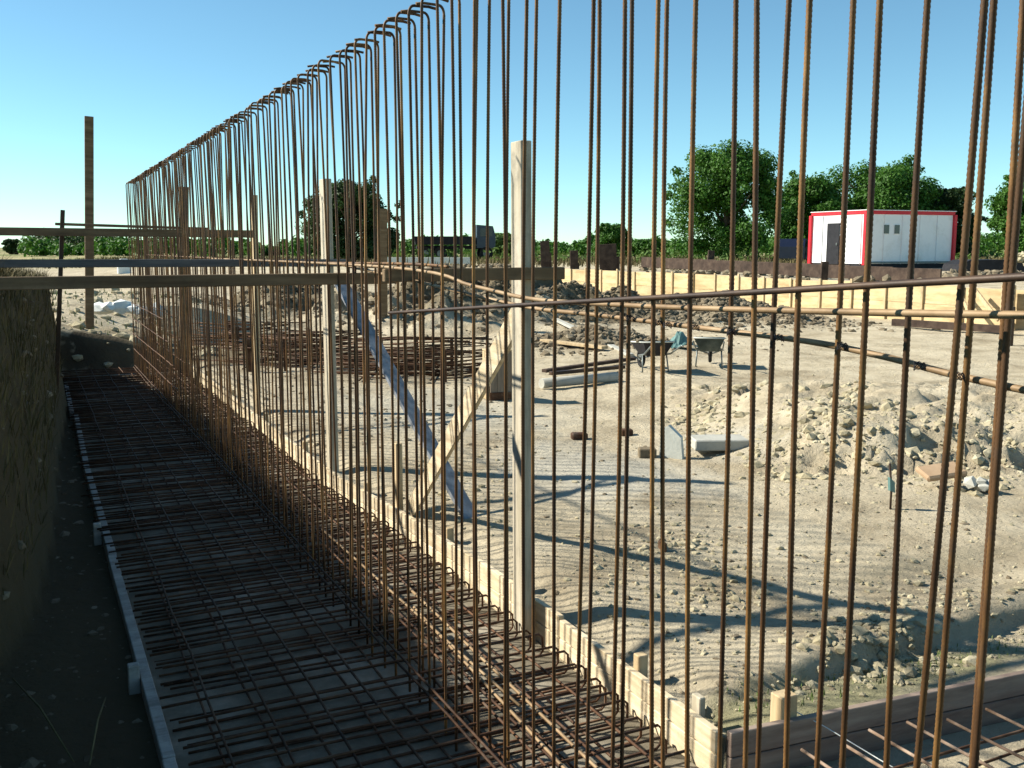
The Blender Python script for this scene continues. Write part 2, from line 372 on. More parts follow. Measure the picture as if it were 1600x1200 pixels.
def frange(a, b, s):
    out = []; n = max(1, int(round((b - a) / s)))
    for i in range(n): out.append(a + (b - a) * i / n)
    return out
XS = [-900, -500, -250, -120, -60, -30, -15, -8, -5, -3, -2, -1.5] + frange(-1.2, .37, .05) + [.37, .388, .392, .42] + frange(.6, 2.1, .25) + frange(2.14, 2.5, .02) + frange(2.5, 9.5, .06) + frange(9.5, 20.5, .14) + [20.6, 20.66, 20.72, 20.8, 21, 22, 24, 27, 32, 40, 55, 80, 120, 200, 350, 600, 1000]
YS = [-60, -20, -8, -4, -2] + frange(-1, 2.6, .15) + frange(2.6, 3.4, .02) + frange(3.4, 12, .06) + frange(12, 24, .11) + frange(24, 45, .3) + [45, 48, 52, 58, 66, 80, 100, 130, 180, 260, 400, 700, 1100]
vs = [(x, y, gz(x, y)) for y in YS for x in XS]
nx = len(XS)
fs = [(j * nx + i, j * nx + i + 1, (j + 1) * nx + i + 1, (j + 1) * nx + i) for j in range(len(YS) - 1) for i in range(nx - 1)]
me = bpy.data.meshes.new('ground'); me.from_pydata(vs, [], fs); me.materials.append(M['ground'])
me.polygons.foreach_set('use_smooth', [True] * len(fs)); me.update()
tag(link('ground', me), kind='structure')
mb = MB(); mb.box((1.37, 8.2, ZF + .006), (1.9, 18.5, .02)); mb.box((6.9, .4, ZF + .005), (8.9, 4.1, .02))
tag(mb.build('blinding_floor', M['slab']), 'grey concrete blinding on the trench floor', kind='structure')

# ------------------------------------------------------------------ clods and rubble
ICO = bmesh.new(); bmesh.ops.create_icosphere(ICO, subdivisions=1, radius=1)
ICOV = [v.co.copy() for v in ICO.verts]; ICOF = [tuple(v.index for v in f.verts) for f in ICO.faces]; ICO.free()
def lump(mb, p, r, flat=.7):
    b = len(mb.v); rot = Matrix.Rotation(random.uniform(0, 6.3), 3, 'Z') @ Matrix.Rotation(random.uniform(-.6, .6), 3, 'X')
    sx, sy, sz = r * random.uniform(.7, 1.3), r * random.uniform(.6, 1.1), r * flat * random.uniform(.6, 1.1)
    for v in ICOV:
        q = v * random.uniform(.72, 1.22); q = rot @ Vector((q.x * sx, q.y * sy, q.z * sz)); mb.v.append((p[0] + q.x, p[1] + q.y, p[2] + q.z))
    for f in ICOF: mb.f.append(tuple(b + i for i in f)); mb.sm.append(False)
def scatter(n, fn, rlo, rhi, mb, sink=.2, power=3):
    for _ in range(n):
        x, y = fn(); r = rlo + (rhi - rlo) * random.random() ** power
        lump(mb, (x, y, gz(x, y) + r * .3 - sink * r), r)
def px_area(x0, x1, y0, y1):
    def f():
        p = on_z(random.uniform(x0, x1), random.uniform(y0, y1)); return p.x, p.y
    return f
def ok(fn):
    def f():
        while True:
            x, y = fn()
            if x > fx(max(y, 3.0)) + .1 and y > 3.05 and x < 20.2: return x, y
    return f
mb = MB()
scatter(1500, ok(px_area(640, 1640, 560, 1140)), .005, .026, mb, power=4)
scatter(500, ok(px_area(900, 1640, 780, 1120)), .004, .02, mb, power=3)
def cl(cx, cy, rx, ry):
    def f(): 
        p = on_z(random.gauss(cx, rx), max(470, random.gauss(cy, ry))); return p.x, p.y
    return ok(f)
scatter(260, cl(1380, 1010, 60, 22), .01, .05, mb)
scatter(160, cl(1040, 845, 60, 20), .01, .04, mb)
scatter(120, cl(1120, 920, 40, 20), .01, .035, mb)
scatter(160, cl(1450, 940, 90, 30), .01, .035, mb)
scatter(200, cl(700, 760, 60, 40), .008, .035, mb)
tag(mb.build('yard_pebbles', M['clod']), 'loose small stones and clods scattered over the yard dirt', kind='stuff')
mb = MB()
def md():
    lat = random.uniform(2.0, 9.5); dep = random.gauss(8.6, .55); return ld(lat, dep)
scatter(8000, ok(md), .006, .05, mb, sink=.6, power=5)
scatter(170, cl(1110, 655, 35, 22), .02, .085, mb, sink=.5, power=2)
scatter(130, cl(1290, 675, 40, 22), .02, .085, mb, sink=.5, power=2)
scatter(60, cl(1440, 735, 60, 14), .02, .075, mb, sink=.5, power=2)
scatter(40, cl(1560, 740, 30, 20), .02, .075, mb, sink=.5, power=2)
for cx, cy, rx, ry, n_ in ((1100, 655, 28, 16, 26), (1180, 630, 20, 10, 10), (1290, 700, 22, 16, 24), (1325, 660, 20, 12, 12), (1385, 690, 14, 9, 10), (1425, 738, 22, 8, 16), (1535, 755, 22, 12, 14), (1240, 745, 40, 8, 14)):
    scatter(int(n_ * 1.4), cl(cx, cy, rx, ry), .03, .085, mb, sink=.3, power=1.4)
tag(mb.build('mound_clods', M['clod']), 'broken earth clods covering the low mound in the yard', kind='stuff')
mb = MB()
def hp():
    a = random.choice(((-1.7, 23, 2.6, 2.0), (.6, 24, 2, 1.6), (-5.5, 24, 2, 2), (3, 24.6, 2.2, 1), (5.4, 24, 2.6, 1), (1.6, 19, 1.4, 1.2), (5.4, 24, 2.6, 1)))
    return ld(random.gauss(a[0], a[2] * .6), random.gauss(a[1], a[3] * .6))
scatter(9000, ok(hp), .02, .12, mb, sink=.3, power=3)
scatter(700, ok(px_area(560, 1250, 470, 550)), .01, .045, mb, sink=.3, power=2.5)
scatter(500, ok(px_area(380, 800, 560, 700)), .01, .04, mb, sink=.3, power=2.5)
scatter(420, ok(px_area(640, 1640, 640, 1100)), .008, .03, mb, sink=.4, power=2.5)
tag(mb.build('spoil_heap_clods', M['heapclod']), 'dark broken clods and rubble on the spoil heaps behind the yard', kind='stuff')
mb = MB()

scatter(500, lambda: (random.uniform(2.6, 6), random.uniform(1.4, 2.6)), .01, .045, mb)
scatter(160, lambda: (random.uniform(.6, 2.3), random.uniform(1.5, 14)), .006, .02, mb)

scatter(260, lambda: (random.uniform(-.5, 3.2), random.uniform(17.6, 24)), .03, .16, mb)
mb2 = MB(); scatter(700, lambda: (random.uniform(-.6, .36), random.uniform(2.2, 13)), .008, .05, mb2, sink=.5)
tag(mb2.build('ledge_crumbs', M['heapclod']), 'dark soil crumbs on the shaded ledge at the foot of the left bank', kind='stuff')
tag(mb.build('trench_stones', M['clod']), 'stones and crumbs fallen into the footing trench', kind='stuff')

# ------------------------------------------------------------------ formwork
form = empty('footing_formwork', (2.45, 3.05, 0), 0, 'lit yellow board formwork edging the long footing trench on its yard side', 'formwork')
ys = [2.975, 4.3, 5.35, 6.75, 8.0, 10.0, 12.0, 14.2, 16.0, 17.4]
def child(o, parent):
    o.parent = parent; o.matrix_parent_inverse = Matrix.Translation(parent.location).inverted() if not any(parent.rotation_euler) else parent.matrix_basis.inverted(); return o
for a, b in zip(ys, ys[1:]):
    for k, (z0, z1) in enumerate(((-.2, -.095), (-.09, .01 + random.uniform(-.008, .012)))):
        m_ = MB(); m_.beam((fx(a), a + .004, (z0 + z1) / 2), (fx(b), b - .004, (z0 + z1) / 2), .032, z1 - z0, bev=.003)
        child(m_.build('board', M['formy']), form)
for y in (3.62, 4.9, 5.9, 7.35, 9.2, 11, 13, 15.2):
    m_ = MB(); m_.bevbox((fx(y) + .045, y, -.08), (.05, .05, .3), .004); child(m_.build('stake', M['timber']), form)
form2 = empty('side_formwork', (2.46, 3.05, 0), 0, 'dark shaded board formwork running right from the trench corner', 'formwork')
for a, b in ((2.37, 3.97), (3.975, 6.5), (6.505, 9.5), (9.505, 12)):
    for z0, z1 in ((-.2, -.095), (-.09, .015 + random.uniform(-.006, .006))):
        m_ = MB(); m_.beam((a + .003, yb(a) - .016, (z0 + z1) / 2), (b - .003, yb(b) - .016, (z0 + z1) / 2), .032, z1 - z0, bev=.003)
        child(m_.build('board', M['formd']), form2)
# left kerb plank
lf = empty('left_edge_planks', (.5, 3, -.1), 0, 'weathered grey planks on edge along the shaded left side of the trench', 'planks')
yy = [1.0, 3.9, 6.8, 9.9, 13, 16.0]
for a, b in zip(yy, yy[1:]):
    m_ = MB(); x0 = XL + random.uniform(-.012, .012)
    m_.beam((x0, a + .004, -.21), (XL + .03 * (a > 8) + random.uniform(-.01, .01), b - .004, -.21), .05, .24, bev=.004); child(m_.build('plank', M['greytimber']), lf)
for y in (4.75, 3.4, 7.4):
    m_ = MB(); m_.bevbox((XL - .055, y, -.16), (.05, .05, .26), .004); child(m_.build('stake', M['greytimber']), lf)

# short stakes in the yard
def stake(px, pyb, hgt, wx, wy, m_, label, name='short_stake', rz=0, tilt=(0, 0)):
    p = on_z(px, pyb); p.z = gz(p.x, p.y)
    o = MB().bevbox((0, 0, hgt / 2 - .05), (wx, wy, hgt + .1), .004).build(name, m_)
    o.location = p; o.rotation_euler = (tilt[0], tilt[1], rz); tag(o, label, 'stake'); return o
stake(1224, 1120, .13, .085, .07, M['timber'], 'stubby square timber stake behind the dark side formwork near the trench corner')
stake(1091, 1108, .15, .03, .06, M['greypost'], 'thin pale grey stake just inside the trench corner')
stake(622, 792, .52, .05, .09, M['timber'], 'knee high brown timber stake beside the foot of the lit brace')
# tall posts on the form line
posts = {}
def post(X, Y, ztop, zbot, wx, wy, m_, label, name='timber_post', tilt=0):
    o = MB().bevbox((0, 0, (ztop + zbot) / 2), (wx, wy, ztop - zbot), .004).build(name, m_)
    o.location = (X, Y, 0); o.rotation_euler = (0, tilt, 0)
    return tag(o, label, 'post', 'upright timber posts along the trench')
PA = on_z(816, 945)
def post(base, top, wx, wy, m_, label, ext=0, name='timber_post'):
    d = top - base; Lp = d.length + ext; d.normalize(); base = base - d * ext
    o = MB().bevbox((0, 0, Lp / 2), (wx, wy, Lp), .004).build(name, m_)
    x = Vector((1, 0, 0)); x = (x - d * x.dot(d)).normalized(); y = d.cross(x)
    o.matrix_world = Matrix.Translation(base) @ Matrix((x, y, d)).transposed().to_4x4()
    return tag(o, label, 'post', 'upright timber posts along the trench')
def post_px(d, bx, by, tx_, ty, wx, wy, m_, label, ext): return post(at_d(bx, by, d), at_d(tx_, ty, d), wx, wy, m_, label, ext)
D0 = PA.x * SY + PA.y * CY
post_px(D0, 817, 945, 814, 221, .06, .12, M['greypost'], 'nearest tall timber post, pale on its left face, with the lit diagonal brace', .15)
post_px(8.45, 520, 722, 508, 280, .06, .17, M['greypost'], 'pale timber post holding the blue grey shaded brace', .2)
post_px(11.6, 402, 640, 397, 305, .05, .17, M['timber'], 'third post along the yard side of the trench, half hidden by rebars', .2)
post_px(16, 288, 570, 287, 292, .14, .1, M['timberx'], 'brown post at the far end of the rebar rows', .2)
post_px(17.3, 140, 530, 139, 182, .14, .1, M['timberx'], 'tall brown post on the left side of the trench, rising above the rails', .3)
post_px(10.9, 90, 560, 98, 328, .045, .045, M['darkbar'], 'thin dark post left of the tall brown post', .8)
post_px(21.5, 598, 530, 597, 326, .19, .12, M['timberx'], 'stout brown post standing beyond the spoil by the rebar stack', .2)
# braces
def brace(a, b, wd, th, m_, label, up=Vector((1, 0, .1))):
    o = MB().beam(a, b, wd, th, up).build('diagonal_brace', m_); return tag(o, label, 'brace', 'diagonal braces of the trench posts')
ft = on_z(634, 795)
brace((PA.x + .06, PA.y + .03, 1.66), (ft.x + .04, ft.y, -.02), .13, .03, M['formy'], 'sunlit yellow diagonal brace leaning down from the nearest post')
ft = on_z(742, 812)
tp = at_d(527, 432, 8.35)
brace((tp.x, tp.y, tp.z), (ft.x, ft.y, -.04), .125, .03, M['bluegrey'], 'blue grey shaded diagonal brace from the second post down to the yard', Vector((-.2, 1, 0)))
# cross rails
def rail(x0, x1, y, z0, z1, hgt, th, m_, label, dy=0):
    o = MB().beam((x0, y, z0), (x1, y + dy, z1), th, hgt).build('timber_rail', m_); return tag(o, label, 'rail', 'horizontal timber rails across the trench')
rail(-4, 1.86, 5.33, 1.725, 1.725, .062, .05, M['timberx'], 'long brown rail nearest the camera crossing the trench in front of the tall post')
rail(1.5, 2.46, PA.y - .1, 1.765, 1.765, .062, .04, M['timberx'], 'short rusty brown rail nailed to the nearest post')
rail(-5, 2.42, 8.12, 1.80, 1.765, .06, .05, M['greyrail'], 'grey rail just above the brown one, running behind it')
rail(-7, 2.4, 11.68, 2.09, 2.04, .085, .05, M['timberx'], 'highest rail at far left, above the horizon line')
rail(.3, 1.9, 11.95, 2.14, 2.10, .03, .03, M['timberx'], 'thin batten starting at the thin dark post')

# ------------------------------------------------------------------ wall reinforcement cage
cage = empty('wall_rebar_cage', (1.55, 4, ZF), 0, 'double row of tall rusty starter bars with hooked tops rising from the trench', 'rebar cage')
L = 3.09; ZB = -.19; HOOK = .125
def rebar_mesh(sign, ribbed, bow, n):
    pts = []; r = []
    R0 = .0060
    H = L - .035
    if ribbed:
        k = int(H / .0105)
        for i in range(k):
            z = H * i / k; pts += [(bow * math.sin(math.pi * z / L), .4 * bow * math.sin(2.2 * z), z), (bow * math.sin(math.pi * (z + .003) / L), .4 * bow * math.sin(2.2 * z), z + .0035)]
            r += [R0, R0 + .001]
    else:
        for i in range(15):
            z = H * i / 15; pts.append((bow * math.sin(math.pi * z / L), .4 * bow * math.sin(2.2 * z), z)); r.append(R0 + .0002)
    for a in range(0, 91, 18):
        pts.append((sign * .024 * (1 - math.cos(R(a))), 0, H + .035 * math.sin(R(a)))); r.append(R0)
    pts.append((sign * HOOK * .7, 0, H + .036)); r.append(R0); pts.append((sign * HOOK, 0, H + .03)); r.append(R0)
    return MB().tube(pts, r, n).mesh('vertical_bar', M['rust'])
near = {(s, k): rebar_mesh(s, True, b, 8) for s in (1, -1) for k, b in enumerate((.008, -.01, .004))}
farm = {(s, k): rebar_mesh(s, False, b, 7) for s in (1, -1) for k, b in enumerate((.012, -.015, .005, .02))}
def bar(p0, p1, row, nearby):
    # p0,p1: points on the bar; extended to the footing and the top
    d = (p1 - p0).normalized(); base = p0 + d * ((ZB - p0.z) / d.z)
    s = 1 if row == 0 else -1
    me = random.choice([v for k, v in (near if nearby else farm).items() if k[0] == s])
    o = link('vertical_bar', me)
    z = d; x = Vector((1, 0, 0)); x = (x - z * x.dot(z)).normalized(); y = z.cross(x)
    rot = Matrix((x, y, z)).transposed().to_4x4() @ Matrix.Rotation(random.gauss(0, .12), 4, 'Z')
    o.matrix_world = Matrix.Translation(base - cage.location) @ rot
    o.parent = cage
    return base
X1, X2 = 1.5, 1.62
FR = [(742, 747, 0), (785, 788, 0), (824, 820, 0), (876, 868, 0), (927, 904, 0), (975, 959, 0), (1031, 1022, 0), (1090, 1078, 0), (1180, 1166, 0), (1269, 1237, 0), (1373, 1324, 0), (1534, 1447, 0)]
BK = [(839, 835, 1), (936, 920, 1), (987, 974, 1), (1044, 1038, 1), (1148, 1127, 1), (1236, 1194, 1), (1332, 1285, 1), (1454, 1399, 1), (1551, 1475, 1), (1595, 1530, 1), (1625, 1543, 1)]
for a, b, row in FR + BK:
    X = X1 if row == 0 else X2
    bar(on_x(b, 1000, X), on_x(a, 0, X), row, True)
for X, row, a in ((X1, 0, 1720), (X1, 0, 1950), (X2, 1, 1760), (X2, 1, 1990)):
    bar(on_x(a - 60, 1000, X), on_x(a, 0, X), row, True)
def ycol(px, X):                                      # Y of a bar of this row seen at column px
    return on_x(px, 385, X).y
y = ycol(742, X1) + .2
cnt = 0
while y < 17.3:
    lx, ly = random.gauss(0, .008), random.gauss(0, .012)
    if random.random() < .06: ly *= 3
    bar(Vector((X1 + random.gauss(0, .008), y, 0)), Vector((X1 + lx, y + ly, 2.9)), 0, y < 4.6)
    y += random.gauss(.165, .022)
y = ycol(839, X2) + .21
while y < 17.3:
    lx, ly = random.gauss(0, .008), random.gauss(0, .012)
    if random.random() < .06: ly *= 3
    bar(Vector((X2 + random.gauss(0, .008), y, 0)), Vector((X2 + lx, y + ly, 2.9)), 1, y < 4.6)
    y += random.gauss(.165, .022)
# loose horizontal bars tied to the rows
def hbar(pts, r, m_, name='horizontal_bar'):
    # pts: picture columns/rows on a wall plane
    P = [on_x(a, b, X) for a, b, X in pts]
    out = []
    for i in range(len(P) - 1):
        p0 = P[max(i - 1, 0)]; p1 = P[i]; p2 = P[i + 1]; p3 = P[min(i + 2, len(P) - 1)]
        for k in range(6):
            t = k / 6
            out.append(.5 * ((2 * p1) + (p2 - p0) * t + (2 * p0 - 5 * p1 + 4 * p2 - p3) * t * t + (3 * p1 - p0 - 3 * p2 + p3) * t ** 3))
    out.append(P[-1])
    o = MB().tube(out, r, 8).build(name, m_); child(o, cage); return out
hbar([(608, 489, 1.475), (860, 474, 1.475), (1100, 461, 1.475), (1340, 447, 1.475), (1575, 434, 1.475), (1760, 424, 1.475)], .0072, M['darkbar'])
hbar([(520, 411, 1.64), (640, 437, 1.64), (730, 459, 1.64), (830, 481, 1.645), (930, 492, 1.645), (1100, 513, 1.645), (1260, 533, 1.645), (1380, 557, 1.645), (1500, 588, 1.645), (1700, 630, 1.645)], .0075, M['tanbar'])
hbar([(330, 404, 1.56), (600, 417, 1.56), (740, 447, 1.56), (830, 467, 1.56), (960, 476, 1.56), (1100, 482, 1.56), (1350, 488, 1.56), (1700, 494, 1.56)], .0075, M['tanbar'])
hbar([(230, 398, 1.6), (420, 408, 1.6), (620, 412, 1.6), (700, 417, 1.6)], .007, M['rust'])
# low distribution bars along the wall foot
for X, z in ((1.487, -.02), (1.633, -.02), (1.487, .25), (1.633, .27), (1.487, .5), (1.633, .52), (1.487, .75), (1.633, .77), (1.487, 1.0), (1.633, 1.02)):
    if z > .1:
        y0, y1 = 11.5 + z * 1.5, 17.2
    else: y0, y1 = .2, 17.2
    P = [(X + random.gauss(0, .002), y0 + (y1 - y0) * i / 24, z + random.gauss(0, .003)) for i in range(25)]
    child(MB().tube(P, .006, 6).build('horizontal_bar', M['rustmat']), cage)
# wire ties at the crossings
mb = MB()
for px, py in ((975, 494), (985, 497), (1030, 505), (1043, 508), (742, 482), (785, 479), (877, 474), (927, 471), (1086, 512), (1143, 519), (1217, 528), (1316, 541), (1437, 572), (1497, 588)):
    c = on_x(px, py, 1.6)
    for k in range(3):
        mb.tube([c + Vector((.012 * math.cos(a + k), .011 * math.sin(a + k), .009 * math.sin(a * 2 + k))) for a in [i * .9 for i in range(8)]], .001, 4)
tag(child(mb.build('wire_tie', M['black']), cage), kind='stuff')

# ------------------------------------------------------------------ footing mats
matt = empty('footing_rebar_mat', (1.36, 3, ZF), 0, 'two layer rusty rebar mat lying in the long footing trench', 'rebar mat')
def ubar(x0, x1, zt, zb):
    r = .02
    pts = [(x0 - .04, 0, zb), (x0 + .4, 0, zb), (x1 - r, 0, zb), (x1, 0, zb + r), (x1, 0, zt - r), (x1 - r, 0, zt), (x0 + .3, 0, zt + .006), (x0 - .05 - random.random() * .03, 0, zt)]
    return MB().tube(pts, .0062, 6)
ms = [ubar(-.9, .85, .135, .025).mesh('cross_bar', M['rustmat']), ubar(-.88, .86, .13, .022).mesh('cross_bar', M['rustmat']), ubar(-.91, .84, .14, .028).mesh('cross_bar', M['rustmat'])]
y = -.5
while y < 17.3:
    o = link('cross_bar', random.choice(ms), matt); o.location = (random.gauss(.02, .012) + (fx(y) - 2.34) * .7, y - 3, random.gauss(0, .006))
    o.rotation_euler = (random.gauss(0, .03), random.gauss(0, .005), random.gauss(0, .012)); y += random.gauss(.105 if y > 3.4 else .125, .018)
for z in (.025 + .012, .135 + .012):
    x = -.76
    while x < .8:
        P = [(x + random.gauss(0, .006), -3.5 + 17.8 * i / 30, z + random.gauss(0, .004)) for i in range(31)]
        MB().tube(P, .0062, 6).build('long_bar', M['rustmat'], matt); x += random.gauss(.21, .02)
# a few paler tan bars lying loose on the mat beside the wall
for (a, b) in (((1.78, 4.9), (1.66, 2.0)), ((1.86, 5.2), (1.80, 2.2)), ((1.73, 6.6), (1.78, 3.6))):
    P = [(a[0] + (b[0] - a[0]) * t / 6, a[1] + (b[1] - a[1]) * t / 6, ZF + .16 + random.gauss(0, .002)) for t in range(7)]
    tag(child(MB().tube(P, .0075, 6).build('long_bar', M['tanbar']), matt), 'paler tan bar')
mat2 = empty('side_rebar_mat', (4.45, 1.3, ZF), 0, 'rebar mat in the side trench at the bottom right corner', 'rebar mat')
def ubar2():
    pts = [(0, -2.4, .145), (0, 1.53, .15)]
    return MB().tube(pts, .0065, 6).mesh('cross_bar', M['dustbar'])
u2 = ubar2(); x = -1.85
while x < 4:
    o = link('cross_bar', u2, mat2); o.location = (x, random.gauss(0, .03) - .08 * (x + 1.85), random.gauss(0, .006)); o.rotation_euler = (0, 0, random.gauss(0, .02)); x += random.gauss(.19, .02)
for z in (.035, .135):
    for k in range(9):
        P = [(-1.9 + 6 * i / 12, -1.3 + k * .32 + random.gauss(0, .005), z + random.gauss(0, .003)) for i in range(13)]
        MB().tube(P, .006, 6).build('long_bar', M['rustmat'], mat2)
# straight thin pale wire
a = on_z(1288, 1135, -.02); b = on_z(1376, 1188, -.1)
tag(MB().tube([on_z(1205, 1092, .05), a, b, on_z(1420, 1213, -.12)], .0025, 5).build('string_line', M['sack']), 'thin pale string stretched over the side formwork', 'string')

# ------------------------------------------------------------------ yellow form wall across the yard
yw = empty('yellow_form_wall', (20.5, 20, 0), 0, 'long sunlit yellow shuttering wall along the far side of the yard', 'form wall')
y = 11.0; i = 0
while y < 41.5:
    wd = 1.22; top = .97 + random.uniform(-.03, .02) - (.0 if y > 25 else .04)
    for z0, z1 in ((-.05, .46), (.465, top)):
        m_ = MB().bevbox((20.5 + random.uniform(-.008, .008), y + wd / 2, (z0 + z1) / 2), (.04, wd - .012, z1 - z0), .004)
        child(m_.build('panel', M['yellow']), yw)
    m_ = MB().bevbox((20.45, y, .48), (.05, .075, 1.02 + random.uniform(-.05, .12)), .004); child(m_.build('batten', M['timber']), yw)
    y += wd; i += 1
# braces of the wall at right
for (a, b) in (((1523, 452), (1560, 500)), ((1497, 455), (1518, 493))):
    p0 = on_x(*a, 20.2); p1 = on_x(*b, 19.9)
    child(MB().beam(p0, p1, .05, .1).build('brace', M['timber']), yw)
q = on_x(1575, 470, 20.2); child(MB().bevbox((q.x, q.y, .5), (.12, .3, 1.05), .005).build('support_post', M['timber']), yw)
# dark long log / beam lying before it
a = on_z(1395, 512); b = on_z(1580, 525)
tag(MB().beam((a.x, a.y, .13), (b.x, b.y, .13), .14, .16).build('dark_beam', M['darkwood']), 'long dark beam lying on the ground before the yellow shuttering wall', 'beam')
q = on_z(1590, 560); o = tag(MB().bevbox((0, 0, .35), (.09, .1, .8), .004).build('rust_stake', M['darkbar']), 'dark rusty stake standing at the right edge of the yard', 'stake'); o.location = (on_z(1577, 540).x, on_z(1577, 540).y, 0)
# dark low form behind the wall
df = empty('dark_form_row', (22.5, 26, .88), 0, 'low dark board row behind the yellow shuttering wall', 'form wall')
for k in range(9):
    y = 20.5 + k * 1.8
    child(MB().bevbox((22.6 + .1 * k, y, 1.08 + .02 * k), (.06, 1.74, .42), .01).build('board', M['darkwood']), df)
for px, d, w_, zt, lab in ((852, 46, .42, 2.15, 'tall dark board left of the row, beyond the wall end'), (897, 45, .36, 1.72, 'short dark board second in the row beyond the wall'),
                      (950, 43, .75, 2.0, 'widest dark board third in the row beyond the wall'), (1110, 38, .25, 1.75, 'slim dark board below the large tree'), (1289, 30, .22, 1.45, 'dark stake in front of the white cabin door')):
    p = at_d(px, 400, d)
    o = MB().bevbox((0, 0, 0), (w_, .08, zt - .8), .01).box((w_ * .55, .05, -.25), (w_ * .2, .08, zt - 1.4)).build('dark_board', M['darkwood']); o.location = (p.x, p.y, .8 + (zt - .8) / 2); o.rotation_euler = (0, R(random.uniform(-4, 6)), -YAW + random.uniform(-.2, .2))
    tag(o, lab, 'board', 'dark boards standing beyond the yard')

# ------------------------------------------------------------------ rebar stacks in the mid yard
def stack(px0, px1, py, n, hgt, dep, label, posts_=True):
    a = on_z(px0, py); b = on_z(px1, py); c = (a + b) / 2; L_ = (b - a).length
    ang = math.atan2((b - a).y, (b - a).x)
    t = empty('rebar_stack', (c.x, c.y, 0), ang, label, 'rebar stack', 'rusty rebar stacks behind the trench')
    for i in range(n):
        x0 = -L_ / 2 + random.uniform(-.6, .6); z = .05 + random.random() ** 1.4 * hgt * 1.15; yv = random.uniform(0, dep)
        MB().tube([(x0, yv, z), (x0 + L_ / 2, yv + random.gauss(0, .1), z + random.gauss(0, .05) - .04), (x0 + L_, yv + random.gauss(0, .05), z + random.gauss(0, .03))], random.uniform(.008, .014), 5).build('bar', M['rustmat'], t)
    for i in range(int(L_ / .55)):
        for yv in (0, dep):
            MB().bevbox((-L_ / 2 + .3 + i * .55, yv, hgt / 2), (.05, .05, hgt + .1), .003).build('support', M['rustmat'], t)
    for i in range(int(L_ / .5)):
        MB().tube([(-L_ / 2 + .2 + i * .5, -.05, .04), (-L_ / 2 + .2 + i * .5, dep + .05, .06)], .012, 5).build('cross_bar', M['rustmat'], t)
stack(540, 742, 598, 60, .42, 1.6, 'large rusty rebar stack behind the two crossed braces')
stack(360, 530, 580, 55, .45, 1.8, 'rusty rebar stack seen through the middle of the rebar rows')
stack(300, 420, 548, 30, .4, 1.4, 'rusty rebar stack nearest the far end of the trench')

# ------------------------------------------------------------------ yard clutter
def place(o, px, py, rz=0, z=None):
    p = on_z(px, py, 0); g = gz(p.x, p.y); p = on_z(px, py, g); o.location = (p.x, p.y, g if z is None else g + z); o.rotation_euler = (0, 0, rz); return o
cr = empty('upright_crate', label='brown wooden crate standing on end behind the nearest post', cat='crate'); place(cr, 777, 624, -YAW + .35)
for k in range(3): MB().bevbox((-.09 + .09 * k, -.12, .31), (.086, .02, .6), .003).build('front_board', M['brown'], cr)
for k in range(3): MB().bevbox((-.145, -.065 + .075 * k, .31), (.02, .07, .6), .003).build('side_board', M['timber'], cr)  # left and top boards in paler timber, sunlight put into the colour
MB().bevbox((0, 0, .625), (.31, .26, .02), .003).build('top_board', M['timber'], cr)
MB().bevbox((0, .13, .31), (.27, .02, .6), .003).bevbox((.145, 0, .31), (.02, .24, .6), .003).build('back_board', M['brown'], cr)
MB().bevbox((0, -.136, .06), (.29, .012, .1), .003).build('bottom_cleat', M['rustmat'], cr)

def barrow():
    t = empty('wheelbarrow')
    prof = []
    b = MB()
    # open tray: outer + inner shell
    lo = [(-.24, -.17, .30), (.22, -.17, .30), (.22, .17, .30), (-.24, .17, .30)]
    hi = [(-.38, -.28, .56), (.42, -.28, .50), (.42, .28, .50), (-.38, .28, .56)]
    for dz, s in ((0, 1), (.015, .94)):
        base = len(b.v)
        for p in lo + hi: b.v.append((p[0] * s, p[1] * s, p[2] + dz))
        for f in ((0, 1, 2, 3), (0, 4, 5, 1), (1, 5, 6, 2), (2, 6, 7, 3), (3, 7, 4, 0)): b.f.append(tuple(base + i for i in (f if dz else f[::-1]))); b.sm.append(False)
    for i in range(4): j = (i + 1) % 4; b.f.append((4 + i, 4 + j, 12 + j, 12 + i)); b.sm.append(False)
    b.build('tray', M['barrow'], t)
    MB().tube([tuple(p) for p in hi + hi[:1]], .012, 6).build('rim', M['pale'], t)
    for s in (-1, 1):
        MB().tube([(.62, s * .05, .18), (.2, s * .18, .27), (-.3, s * .24, .34), (-.75, s * .27, .52), (-.85, s * .27, .54)], .015, 6).build('handle', M['steel'], t)
        MB().tube([(-.15, s * .22, .33), (-.22, s * .24, .02), (-.1, s * .24, .0)], .014, 6).build('leg', M['steel'], t)
    pts = [(.62 + .15 * math.cos(a), 0, .18 + .15 * math.sin(a)) for a in [i * math.pi / 10 for i in range(21)]]
    wh = MB().tube(pts, .035, 8).build('wheel', M['tyre'], t)
    MB().cyl((.62, -.04, .18), (.62, .04, .18), .05, 10).build('hub', M['steel'], wh)
    return t
def copy_tree(o, parent=None):
    c = o.copy(); sc.collection.objects.link(c); c.parent = parent
    for ch in list(o.children): copy_tree(ch, c)
    return c
w1 = barrow(); w2 = copy_tree(w1)
w1.scale = w2.scale = (.85,) * 3
for c in w1.children:
    if c.name.startswith('tray'): c.data = c.data.copy(); c.data.materials[0] = M['black']
place(w1, 1018, 580, -YAW + 1.75); tag(w1, 'dark wheelbarrow with rubble, left one of the pair in the yard', 'wheelbarrow', 'wheelbarrows in the yard')
place(w2, 1108, 572, -YAW + 1.35); tag(w2, 'grey green wheelbarrow with its leg showing, right one of the pair', 'wheelbarrow', 'wheelbarrows in the yard')
mb = MB()
for _ in range(40): lump(mb, (random.gauss(0, .12), random.gauss(0, .09), .42 + random.random() * .09), random.uniform(.03, .06))
